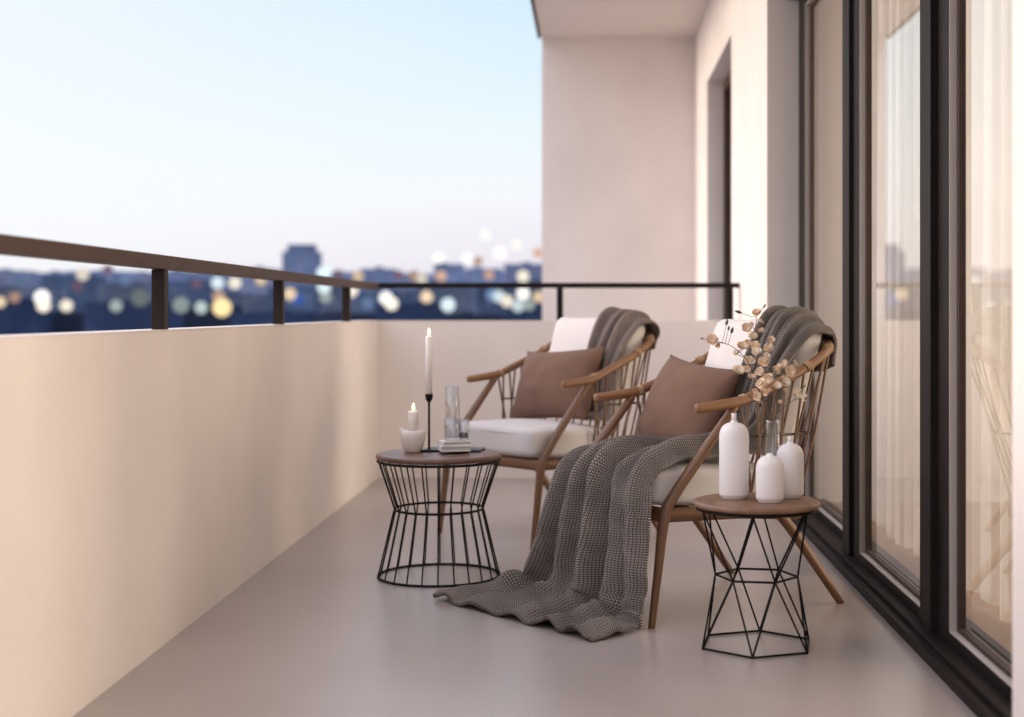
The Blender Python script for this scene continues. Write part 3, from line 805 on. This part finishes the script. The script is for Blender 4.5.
finish('glass_body', one(lathe, [(0.0005, 0), (0.030, 0), (0.033, 0.004), (0.034, 0.05), (0.031, 0.09), (0.024, 0.135), (0.0205, 0.17), (0.0205, 0.214), (0.0225, 0.222),
      (0.0208, 0.222), (0.0185, 0.213), (0.0185, 0.17), (0.022, 0.135), (0.029, 0.09), (0.032, 0.05), (0.031, 0.008), (0.0005, 0.006)], seg=40), M['clear'], t)

def blossom_bm(r, seed, star=False):
    rnd = random.Random(seed); bm = bmesh.new()
    n = 6 if star else 5
    for layer in range(1 if star else 2):
        for k in range(n):
            a = 2 * PI * (k + 0.5 * layer) / n + rnd.uniform(-0.2, 0.2)
            open_ = rnd.uniform(0.15, 0.5) + (0.45 if layer else 0)
            ln_ = r * rnd.uniform(0.85, 1.15) * (0.8 if layer else 1); wd = r * (0.30 if star else 0.62) * rnd.uniform(0.85, 1.1)
            d = Vector((math.cos(a), math.sin(a), 0)); sd = Vector((-math.sin(a), math.cos(a), 0)); rows = []
            for i in range(5):
                f = i / 4
                c = d * ln_ * (0.06 + f * math.cos(open_ * f)) + Vector((0, 0, ln_ * f * math.sin(open_ * (0.5 + f)) * 0.9))
                w = wd * math.sin(PI * (0.10 + 0.80 * f)) ** 0.8
                rows.append([bm.verts.new(c + sd * w * q + Vector((0, 0, abs(q) * w * 0.35 + rnd.uniform(-1, 1) * r * 0.03))) for q in (-1, -0.5, 0, 0.5, 1)])
            for p, q in zip(rows, rows[1:]):
                for j in range(4): bm.faces.new((p[j], p[j + 1], q[j + 1], q[j])).smooth = True
    bmesh.ops.create_icosphere(bm, subdivisions=1, radius=r * 0.16, matrix=Matrix.Translation((0, 0, r * 0.15)))
    return bm
def bud_bm(l, w):
    bm = bmesh.new(); lathe(bm, [(0.0003, 0), (w * 0.7, l * 0.2), (w, l * 0.45), (w * 0.6, l * 0.78), (0.0003, l)], seg=8); return bm
def sprig(label, path, flowers, buds=(), star=False, seed=0):
    base = Vector((VX, VY, ZS + 0.012))
    t = empty('dried_flower_sprig', base, label, 'dried flower', group='dried flower sprigs in the glass vase')
    rnd = random.Random(seed)
    P = [Vector((0.006 * math.cos(seed * 2.2), 0.006 * math.sin(seed * 2.2), 0.0)), Vector((rnd.uniform(-.006, .006), rnd.uniform(-.006, .006), 0.15))] + [at(*q) - base for q in path]
    S = spline(P, 7)
    bm = bmesh.new(); tube(bm, S, [0.0019, 0.0017, 0.0014, 0.0009], 6)
    pts = []
    for (fx, fy, fY, fr) in flowers:
        p = at(fx, fy, fY) - base
        q = min(S[len(S) // 3:], key=lambda s: (s - p).length + (0.02 if s.z > p.z - 0.008 else 0))
        mid = (p + q) / 2 + Vector((0, 0, -0.004))
        if (p - q).length > 0.004: tube(bm, spline([q, mid, p], 3), 0.0009, 5)
        pts.append((p, (p - q).normalized() if (p - q).length > 0.003 else Vector((0, 0, 1)), fr))
    bp = []
    for (fx, fy, fY, l) in buds:
        p = at(fx, fy, fY) - base
        q = min(S[len(S) // 3:], key=lambda s: (s - p).length + (0.03 if s.z > p.z - 0.012 else 0))
        tube(bm, [q, (p + q) / 2 + Vector((0, 0, -0.003)), p], 0.0009, 5); bp.append((p, (p - q).normalized(), l))
    finish('stem', bm, M['stem'], t)
    for k, (p, d, fr) in enumerate(pts):
        b = finish('blossom', blossom_bm(fr * 0.86, seed * 31 + k, star), M['petal_pale'] if (star or k % 3 == 2) else M['petal'], t)
        face = (d * 0.35 + Vector((rnd.uniform(-0.7, 0.7), -0.9 + rnd.uniform(-0.3, 0.5), rnd.uniform(-0.1, 0.7)))).normalized()
        b.location = p; b.rotation_euler = face.to_track_quat('Z', 'Y').to_euler()
    for k, (p, d, l) in enumerate(bp):
        b = finish('bud', bud_bm(l, l * 0.2), M['leafbud'], t); b.location = p; b.rotation_euler = d.to_track_quat('Z', 'Y').to_euler()
sprig('leftmost dried sprig, arching out to a single peach blossom over the back cushion', [(768, 415, 4.26), (757, 385, 4.25), (748, 362, 4.24), (733, 347, 4.24), (716, 341, 4.24)],
      [(712, 340, 4.24, 0.022), (742, 347, 4.23, 0.022), (737, 353, 4.25, 0.013), (747, 343, 4.25, 0.013), (718, 345, 4.25, 0.010)], [(726, 326, 4.24, 0.022), (731, 334, 4.25, 0.024), (728, 331, 4.25, 0.018), (704, 339, 4.24, 0.012)], seed=1)
sprig('tallest dried sprig with peach blossoms, its tip above the chair back', [(769, 415, 4.27), (762, 385, 4.28), (757, 355, 4.28), (755, 332, 4.28), (757, 316, 4.28)],
      [(757, 313, 4.28, 0.017), (746, 328, 4.27, 0.018), (753, 337, 4.28, 0.017), (756, 346, 4.27, 0.016), (760, 322, 4.29, 0.014), (750, 361, 4.27, 0.018), (752, 325, 4.27, 0.011), (761, 331, 4.28, 0.011)], [(742, 313, 4.28, 0.024), (763, 308, 4.28, 0.015)], seed=2)
sprig('dense middle dried sprig with peach blossoms above the vase', [(771, 415, 4.25), (768, 390, 4.24), (765, 365, 4.24), (767, 345, 4.24)],
      [(764, 362, 4.23, 0.021), (769, 349, 4.24, 0.018), (757, 352, 4.23, 0.018), (760, 372, 4.22, 0.017), (771, 340, 4.24, 0.014), (739, 371, 4.24, 0.021), (757, 397, 4.23, 0.016), (747, 369, 4.24, 0.013), (766, 356, 4.22, 0.013), (752, 378, 4.23, 0.015), (764, 387, 4.22, 0.014)], [], seed=3)
sprig('right leaning dried sprig with peach blossoms before the wooden arm', [(773, 415, 4.23), (776, 395, 4.21), (781, 380, 4.20), (790, 368, 4.20)],
      [(790, 371, 4.20, 0.021), (780, 369, 4.21, 0.020), (784, 382, 4.20, 0.021), (769, 379, 4.20, 0.021), (769, 393, 4.21, 0.018), (775, 371, 4.22, 0.017), (761, 384, 4.20, 0.018), (794, 363, 4.20, 0.012), (777, 386, 4.19, 0.015), (786, 363, 4.21, 0.013)], [], seed=4)
sprig('low right dried sprig ending in one pale star shaped flower', [(775, 417, 4.25), (783, 408, 4.23), (795, 399, 4.22)],
      [(800, 397, 4.21, 0.024), (795, 391, 4.22, 0.015)], [(803, 388, 4.21, 0.013)], star=True, seed=5)
sprig('bare twiggy sprig low on the left of the vase mouth', [(767, 415, 4.25), (760, 403, 4.24), (754, 392, 4.24)], [(755, 391, 4.24, 0.009), (759, 402, 4.23, 0.008)],
      [(751, 398, 4.24, 0.011), (757, 386, 4.24, 0.012), (763, 398, 4.23, 0.011)], seed=6)
sprig('bare twiggy sprig low on the right of the vase mouth', [(776, 415, 4.24), (781, 402, 4.23), (784, 390, 4.23)], [(785, 391, 4.23, 0.010), (780, 402, 4.22, 0.008)],
      [(789, 398, 4.23, 0.011), (781, 388, 4.23, 0.012), (776, 400, 4.22, 0.011)], seed=7)

# ------------------------------------------------------------------ the city
GZ = -34.0
bm = bmesh.new()
N = 64
c = bm.verts.new((0, 0, GZ)); ring = [bm.verts.new((7000 * math.cos(2 * PI * k / N), 7000 * math.sin(2 * PI * k / N), GZ)) for k in range(N)]
for k in range(N): bm.faces.new((c, ring[k], ring[(k + 1) % N]))
o = finish('ground', bm, M['ground']); tag(o, kind='structure')
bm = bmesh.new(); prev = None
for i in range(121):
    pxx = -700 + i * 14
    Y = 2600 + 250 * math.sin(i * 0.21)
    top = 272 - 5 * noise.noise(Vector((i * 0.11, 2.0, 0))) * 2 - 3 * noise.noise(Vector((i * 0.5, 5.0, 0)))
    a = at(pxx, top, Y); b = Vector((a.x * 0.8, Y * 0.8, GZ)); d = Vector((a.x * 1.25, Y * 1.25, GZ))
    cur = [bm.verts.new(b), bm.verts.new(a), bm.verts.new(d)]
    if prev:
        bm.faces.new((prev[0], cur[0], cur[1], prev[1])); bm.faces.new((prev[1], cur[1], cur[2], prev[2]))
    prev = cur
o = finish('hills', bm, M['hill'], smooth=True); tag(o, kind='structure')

def building(x0, x1, top, Y, mat, label, group=None, depth=None, step=None, lit=0, seed=0):
    a = at(x0, top, Y); b = at(x1, top, Y); w = (b.x - a.x) / 2; h = a.z - GZ
    t = empty('city_building', ((a.x + b.x) / 2, Y, GZ), label, 'building', group=group)
    d = depth or w * 1.1
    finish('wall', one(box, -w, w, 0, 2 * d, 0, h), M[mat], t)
    rnd = random.Random(seed)
    if step:
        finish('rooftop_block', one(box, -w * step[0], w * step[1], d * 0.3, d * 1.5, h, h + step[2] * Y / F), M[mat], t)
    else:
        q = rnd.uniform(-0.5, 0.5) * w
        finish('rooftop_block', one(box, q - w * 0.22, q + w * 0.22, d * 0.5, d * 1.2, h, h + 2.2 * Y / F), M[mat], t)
    for k in range(lit):
        zx = rnd.uniform(-0.8, 0.8) * w; zz = h - rnd.uniform(0.06, 0.5) * 40 * Y / F
        s = 1.4 * Y / F
        finish('lit_window', one(box, zx - s, zx + s, -0.1, -0.02, zz - s, zz + s), M['win_dim'], t)
    return t
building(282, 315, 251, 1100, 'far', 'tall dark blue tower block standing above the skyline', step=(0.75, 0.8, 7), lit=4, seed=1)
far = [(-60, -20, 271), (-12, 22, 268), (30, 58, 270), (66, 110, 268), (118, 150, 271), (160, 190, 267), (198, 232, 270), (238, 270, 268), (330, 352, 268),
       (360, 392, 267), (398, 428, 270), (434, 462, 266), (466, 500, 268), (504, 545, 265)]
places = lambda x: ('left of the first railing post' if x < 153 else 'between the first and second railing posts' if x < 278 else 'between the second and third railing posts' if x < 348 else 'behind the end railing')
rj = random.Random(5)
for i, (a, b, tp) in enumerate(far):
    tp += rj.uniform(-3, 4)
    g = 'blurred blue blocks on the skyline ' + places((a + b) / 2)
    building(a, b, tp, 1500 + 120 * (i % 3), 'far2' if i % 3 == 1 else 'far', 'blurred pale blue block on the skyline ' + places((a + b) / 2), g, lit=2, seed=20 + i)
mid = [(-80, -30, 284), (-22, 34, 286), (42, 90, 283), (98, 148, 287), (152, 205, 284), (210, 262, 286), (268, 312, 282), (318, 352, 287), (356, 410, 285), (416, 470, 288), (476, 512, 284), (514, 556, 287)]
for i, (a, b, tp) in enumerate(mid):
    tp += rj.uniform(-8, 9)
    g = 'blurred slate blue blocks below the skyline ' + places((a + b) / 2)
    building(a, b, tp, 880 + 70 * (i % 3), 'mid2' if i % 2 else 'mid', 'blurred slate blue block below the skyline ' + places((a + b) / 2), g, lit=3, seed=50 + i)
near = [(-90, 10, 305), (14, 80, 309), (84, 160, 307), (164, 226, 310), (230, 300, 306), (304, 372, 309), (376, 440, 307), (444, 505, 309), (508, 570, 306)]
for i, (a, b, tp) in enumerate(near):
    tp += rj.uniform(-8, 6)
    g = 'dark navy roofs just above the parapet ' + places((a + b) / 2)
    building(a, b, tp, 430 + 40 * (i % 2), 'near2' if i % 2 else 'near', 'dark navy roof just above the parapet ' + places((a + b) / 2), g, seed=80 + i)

W_, CR, OR, SA, MA, BL, CY, GN, YE_, DB = ((1, .96, .92), (1, .91, .76), (1, .77, .52), (.92, .58, .44), (.55, .36, .55), (.30, .46, .78), (.80, .95, 1), (.66, .80, .78), (1, .78, .40), (.10, .22, .75))
LG = [
 (0, 302, 14, OR, .9, 'pale orange city light cut by the left edge of the photo'),
 (14.6, 297.4, 14, SA, .45, 'dim salmon city light near the left edge below the rail'),
 (19.5, 280.4, 14, BL, .35, 'dim blue city light near the left edge, just under the skyline'),
 (42, 297.4, 18, W_, 1.3, 'big white city light, upper of the overlapping pair at far left'),
 (43.5, 305.5, 16, CR, 1.2, 'cream city light, lower of the overlapping pair at far left'),
 (66.4, 305.6, 15, CR, 1.0, 'bright cream city light right of the overlapping white pair'),
 (82.6, 274.5, 15, CR, .75, 'pale cream city light touching the underside of the near rail'),
 (77.7, 286.6, 14, MA, .25, 'dim mauve city light below the pale cream one'),
 (108, 270, 13, MA, .35, 'dim mauve pink city light high under the near rail'),
 (125.6, 279, 15, BL, .45, 'soft light blue city light left of the first railing post'),
 (116, 305.8, 15, GN, .55, 'pale grey green city light low, left of the first railing post'),
 (140, 298, 20, GN, .22, 'faint wide grey green city light touching the first railing post'),
 (181, 305, 19, GN, .40, 'pale grey green city light low, right of the first railing post'),
 (197, 284, 13, MA, .28, 'dim mauve city light between the first two railing posts'),
 (201, 307.5, 15, GN, .80, 'pale mint city light just left of the big yellow one'),
 (217.6, 282.9, 15, CY, .95, 'pale cyan city light, left of the pair under the rail'),
 (235, 283, 15, CR, .95, 'cream city light, right of the pair under the rail'),
 (218.7, 296.5, 15, SA, .60, 'salmon city light directly above the big yellow one'),
 (222, 307.5, 21, YE_, 1.2, 'big yellow city light, brightest between the first two posts'),
 (261, 280, 14, OR, .70, 'orange cream city light left of the second railing post'),
 (290, 294, 15, OR, .90, 'bright orange cream city light right of the second railing post'),
 (298, 299, 15, DB, .55, 'deep blue city light behind the orange cream one'),
 (324, 273, 17, CY, 1.1, 'pale cyan city light standing above the rail near the third post'),
 (324, 287, 16, CY, 1.0, 'pale cyan city light just below the rail near the third post'),
 (325.5, 297, 15, GN, .50, 'dull olive city light under the two cyan ones'),
 (338, 275, 13, MA, .30, 'dim mauve city light above the rail by the third post'),
 (358, 276.3, 14, OR, .65, 'pale orange city light above the railing corner'),
 (351, 290, 17, CR, 1.0, 'cream city light half hidden by the third railing post'),
 (367.5, 303.6, 14, BL, .45, 'blue grey city light right of the third railing post'),
 (386, 298, 16, W_, 1.3, 'white city light, left of the overlapping pair under the end railing'),
 (391.5, 303.7, 16, CR, 1.2, 'cream white city light, right of the overlapping pair under the end railing'),
 (398.6, 275.3, 13, MA, .35, 'dim mauve city light above the end railing'),
 (414, 275.6, 13, SA, .45, 'dim salmon city light overlapping a cream one on the end railing'),
 (421.6, 278.5, 14, CR, .70, 'cream city light resting on the line of the end railing'),
 (426.5, 296.8, 15, OR, 1.0, 'bright peach city light alone under the end railing'),
 (441, 276, 14, SA, .75, 'salmon pink city light right on top of the end railing'),
 (448, 304.8, 17, CY, 1.0, 'pale cyan city light low under the end railing'),
 (438.7, 258, 14, W_, 1.2, 'white city light on the skyline, left of its neighbours'),
 (467, 258.5, 14, W_, 1.15, 'bluish white city light on the skyline above the end railing'),
 (478, 261, 12, SA, .55, 'small dim pink city light beside the bluish white skyline light'),
 (485, 235, 14, W_, 1.06, 'faint highest city light up in the sky above the rooftops'),
 (500, 252.8, 15, W_, 1.2, 'white city light above the rooftops left of the end wall'),
 (517, 244.6, 14, W_, 1.04, 'faint cream city light high up near the end wall'),
 (538, 253, 13, SA, .80, 'pinkish city light touching the edge of the end wall, above roofs'),
 (489, 274.7, 13, SA, .65, 'peach city light just above the end railing'),
 (523, 276.3, 15, CR, 1.0, 'bright cream city light on the end railing near the end wall'),
 (523, 293.8, 16, W_, 1.2, 'bright white city light under the end railing near the end wall'),
 (492, 295, 15, BL, .65, 'blue city light leftmost of the cluster under the end railing'),
 (499, 296.5, 15, CY, .85, 'pale cyan city light second in the cluster under the end railing'),
 (507, 301, 15, CR, .95, 'cream city light in the middle of the cluster under the end railing'),
 (518, 306, 15, CY, .75, 'pale cyan city light lowest in the cluster by the end wall'),
 (529, 305, 14, GN, .50, 'dull green city light low beside the lowest cyan one'),
 (538.5, 297, 14, OR, .80, 'pale orange city light cut by the edge of the end wall'),
]
lm = {}
for i, (x, y, dia, col, s, lab) in enumerate(LG):
    Y = 360 + (i * 37) % 60
    p = at(x, y, Y)
    t = empty('city_light', (p.x, p.y, GZ), lab, 'city light', group='round blurred city lights beyond the railing')
    key = (col, s)
    if key not in lm: lm[key] = mat_emit('city_light_glow', col, s)
    bm = bmesh.new()
    bmesh.ops.create_icosphere(bm, subdivisions=3, radius=(dia - 2.6) / 2 * Y / F, matrix=Matrix.Translation((0, 0, p.z - GZ)))
    finish('lamp_globe', bm, lm[key], t, smooth=True)
    finish('lamp_post', one(lathe, [(0.05, 0), (0.02, p.z - GZ - (dia - 2.6) / 2 * Y / F)], seg=6), M['near'], t)

# ------------------------------------------------------------------ light
sun_el, sun_az = R(9), R(8)        # low glow from the open side of the balcony, a little ahead
sun = bpy.data.lights.new('Sun', 'SUN'); sun.energy = 2.15; sun.angle = R(24); sun.color = (1.0, 0.86, 0.72)
so = bpy.data.objects.new('Sun', sun); COL.objects.link(so)
to_sun = Vector((-math.cos(sun_az) * math.cos(sun_el), math.sin(sun_az) * math.cos(sun_el), math.sin(sun_el)))
so.rotation_euler = to_sun.to_track_quat('Z', 'Y').to_euler()
so.location = (-6, 5, 6)
def room_lamp(loc_, to, size, e, col):
    l = bpy.data.lights.new('room_lamp', 'AREA'); l.energy = e; l.size = size; l.color = col
    ob = bpy.data.objects.new('room_lamp', l); COL.objects.link(ob); ob.location = loc_
    ob.rotation_euler = (Vector(loc_) - Vector(to)).to_track_quat('Z', 'Y').to_euler()
room_lamp((5.5, 4.3, 1.45), (0.0, 4.3, 0.6), 2.6, 300, (1.0, 0.85, 0.67))
room_lamp((2.9, 5.2, 2.68), (2.9, 5.2, 0), 0.8, 36, (1.0, 0.83, 0.66))

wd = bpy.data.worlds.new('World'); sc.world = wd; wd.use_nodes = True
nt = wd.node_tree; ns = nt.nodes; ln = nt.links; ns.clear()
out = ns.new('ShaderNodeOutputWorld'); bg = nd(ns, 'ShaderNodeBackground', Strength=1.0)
tc = ns.new('ShaderNodeTexCoord'); sp = ns.new('ShaderNodeSeparateXYZ'); ln.new(tc.outputs['Generated'], sp.inputs[0])
nz = nd(ns, 'ShaderNodeTexNoise', Scale=2.6, Detail=3.0)
mpv = ns.new('ShaderNodeMapping'); mpv.inputs['Scale'].default_value = (1, 1, 4)
ln.new(tc.outputs['Generated'], mpv.inputs[0]); ln.new(mpv.outputs[0], nz.inputs['Vector'])
mz = nd(ns, 'ShaderNodeMath', operation='MULTIPLY_ADD'); mz.inputs[1].default_value = 0.05; ln.new(nz.outputs['Fac'], mz.inputs[0]); ln.new(sp.outputs['Z'], mz.inputs[2])
sb = nd(ns, 'ShaderNodeMath', operation='SUBTRACT'); sb.inputs[1].default_value = 0.025; ln.new(mz.outputs[0], sb.inputs[0])
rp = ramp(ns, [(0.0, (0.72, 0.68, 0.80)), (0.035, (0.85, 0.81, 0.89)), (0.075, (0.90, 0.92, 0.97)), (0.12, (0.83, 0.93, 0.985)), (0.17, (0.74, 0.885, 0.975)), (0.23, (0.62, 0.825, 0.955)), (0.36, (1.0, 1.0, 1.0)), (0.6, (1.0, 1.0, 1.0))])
rp.color_ramp.elements[6].color = (1.26, 1.30, 1.56, 1); rp.color_ramp.elements[7].color = (1.46, 1.48, 1.74, 1)  # unseen upper sky made extra bright to add fill light on the balcony
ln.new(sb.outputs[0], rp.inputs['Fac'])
# glow where the sun has gone down, off to the open side
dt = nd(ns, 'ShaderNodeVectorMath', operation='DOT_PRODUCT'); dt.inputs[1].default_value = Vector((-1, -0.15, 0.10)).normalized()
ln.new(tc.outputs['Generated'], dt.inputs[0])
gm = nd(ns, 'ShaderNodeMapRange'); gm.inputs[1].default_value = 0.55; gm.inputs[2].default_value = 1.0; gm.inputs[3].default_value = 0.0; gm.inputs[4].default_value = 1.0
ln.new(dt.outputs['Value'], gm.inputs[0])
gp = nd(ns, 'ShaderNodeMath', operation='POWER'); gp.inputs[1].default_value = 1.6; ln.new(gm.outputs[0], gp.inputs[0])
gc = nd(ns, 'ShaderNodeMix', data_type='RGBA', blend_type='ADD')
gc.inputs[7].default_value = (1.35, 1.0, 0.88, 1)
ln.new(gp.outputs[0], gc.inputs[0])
# the low sky pales towards the sunset side
px_ = nd(ns, 'ShaderNodeMapRange'); px_.inputs[1].default_value = -0.02; px_.inputs[2].default_value = -0.40; px_.inputs[3].default_value = 0.0; px_.inputs[4].default_value = 0.72
ln.new(sp.outputs['X'], px_.inputs[0])
pz_ = nd(ns, 'ShaderNodeMapRange'); pz_.inputs[1].default_value = 0.22; pz_.inputs[2].default_value = 0.33; pz_.inputs[3].default_value = 1.0; pz_.inputs[4].default_value = 0.0
ln.new(sp.outputs['Z'], pz_.inputs[0])
pm_ = nd(ns, 'ShaderNodeMath', operation='MULTIPLY'); ln.new(px_.outputs[0], pm_.inputs[0]); ln.new(pz_.outputs[0], pm_.inputs[1])
pl_ = nd(ns, 'ShaderNodeMix', data_type='RGBA'); pl_.inputs[7].default_value = (0.93, 0.955, 0.985, 1)
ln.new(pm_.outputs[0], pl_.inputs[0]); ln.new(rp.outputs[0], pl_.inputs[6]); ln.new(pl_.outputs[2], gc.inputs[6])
sky = ns.new('ShaderNodeTexSky'); sky.sky_type = 'NISHITA'; sky.sun_disc = False
sky.sun_elevation = sun_el; sky.sun_rotation = math.atan2(to_sun.x, to_sun.y)
ad = nd(ns, 'ShaderNodeMix', data_type='RGBA', blend_type='ADD'); ad.inputs[0].default_value = 0.008
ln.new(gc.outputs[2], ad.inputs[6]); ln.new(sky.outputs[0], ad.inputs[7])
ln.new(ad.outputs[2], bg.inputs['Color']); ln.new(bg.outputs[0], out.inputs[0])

# ------------------------------------------------------------------ camera and render
cam = bpy.data.cameras.new('Camera'); co = bpy.data.objects.new('Camera', cam); COL.objects.link(co)
cam.lens = 50; cam.sensor_width = 36; cam.sensor_fit = 'HORIZONTAL'
co.location = (0, 0, CAMZ); co.rotation_euler = (R(90), 0, 0)
cam.shift_x = -80 / 1024; cam.shift_y = -47.5 / 1024
cam.clip_start = 0.05; cam.clip_end = 12000
cam.dof.use_dof = True; cam.dof.focus_distance = 4.5; cam.dof.aperture_fstop = 1.85
sc.camera = co
sc.view_settings.view_transform = 'Standard'; sc.view_settings.look = 'None'; sc.view_settings.exposure = 0; sc.view_settings.gamma = 1
sc.render.engine = 'CYCLES'
cy = sc.cycles
cy.use_denoising = True
try:
    cy.denoiser = 'OPENIMAGEDENOISE'; cy.denoising_input_passes = 'RGB_ALBEDO_NORMAL'; cy.denoising_prefilter = 'ACCURATE'
except Exception: pass
cy.max_bounces = 7; cy.transparent_max_bounces = 16; cy.diffuse_bounces = 4; cy.glossy_bounces = 3; cy.transmission_bounces = 6
cy.use_adaptive_sampling = True; cy.adaptive_threshold = 0.035
cy.sample_clamp_indirect = 6.0; cy.caustics_reflective = False; cy.caustics_refractive = False
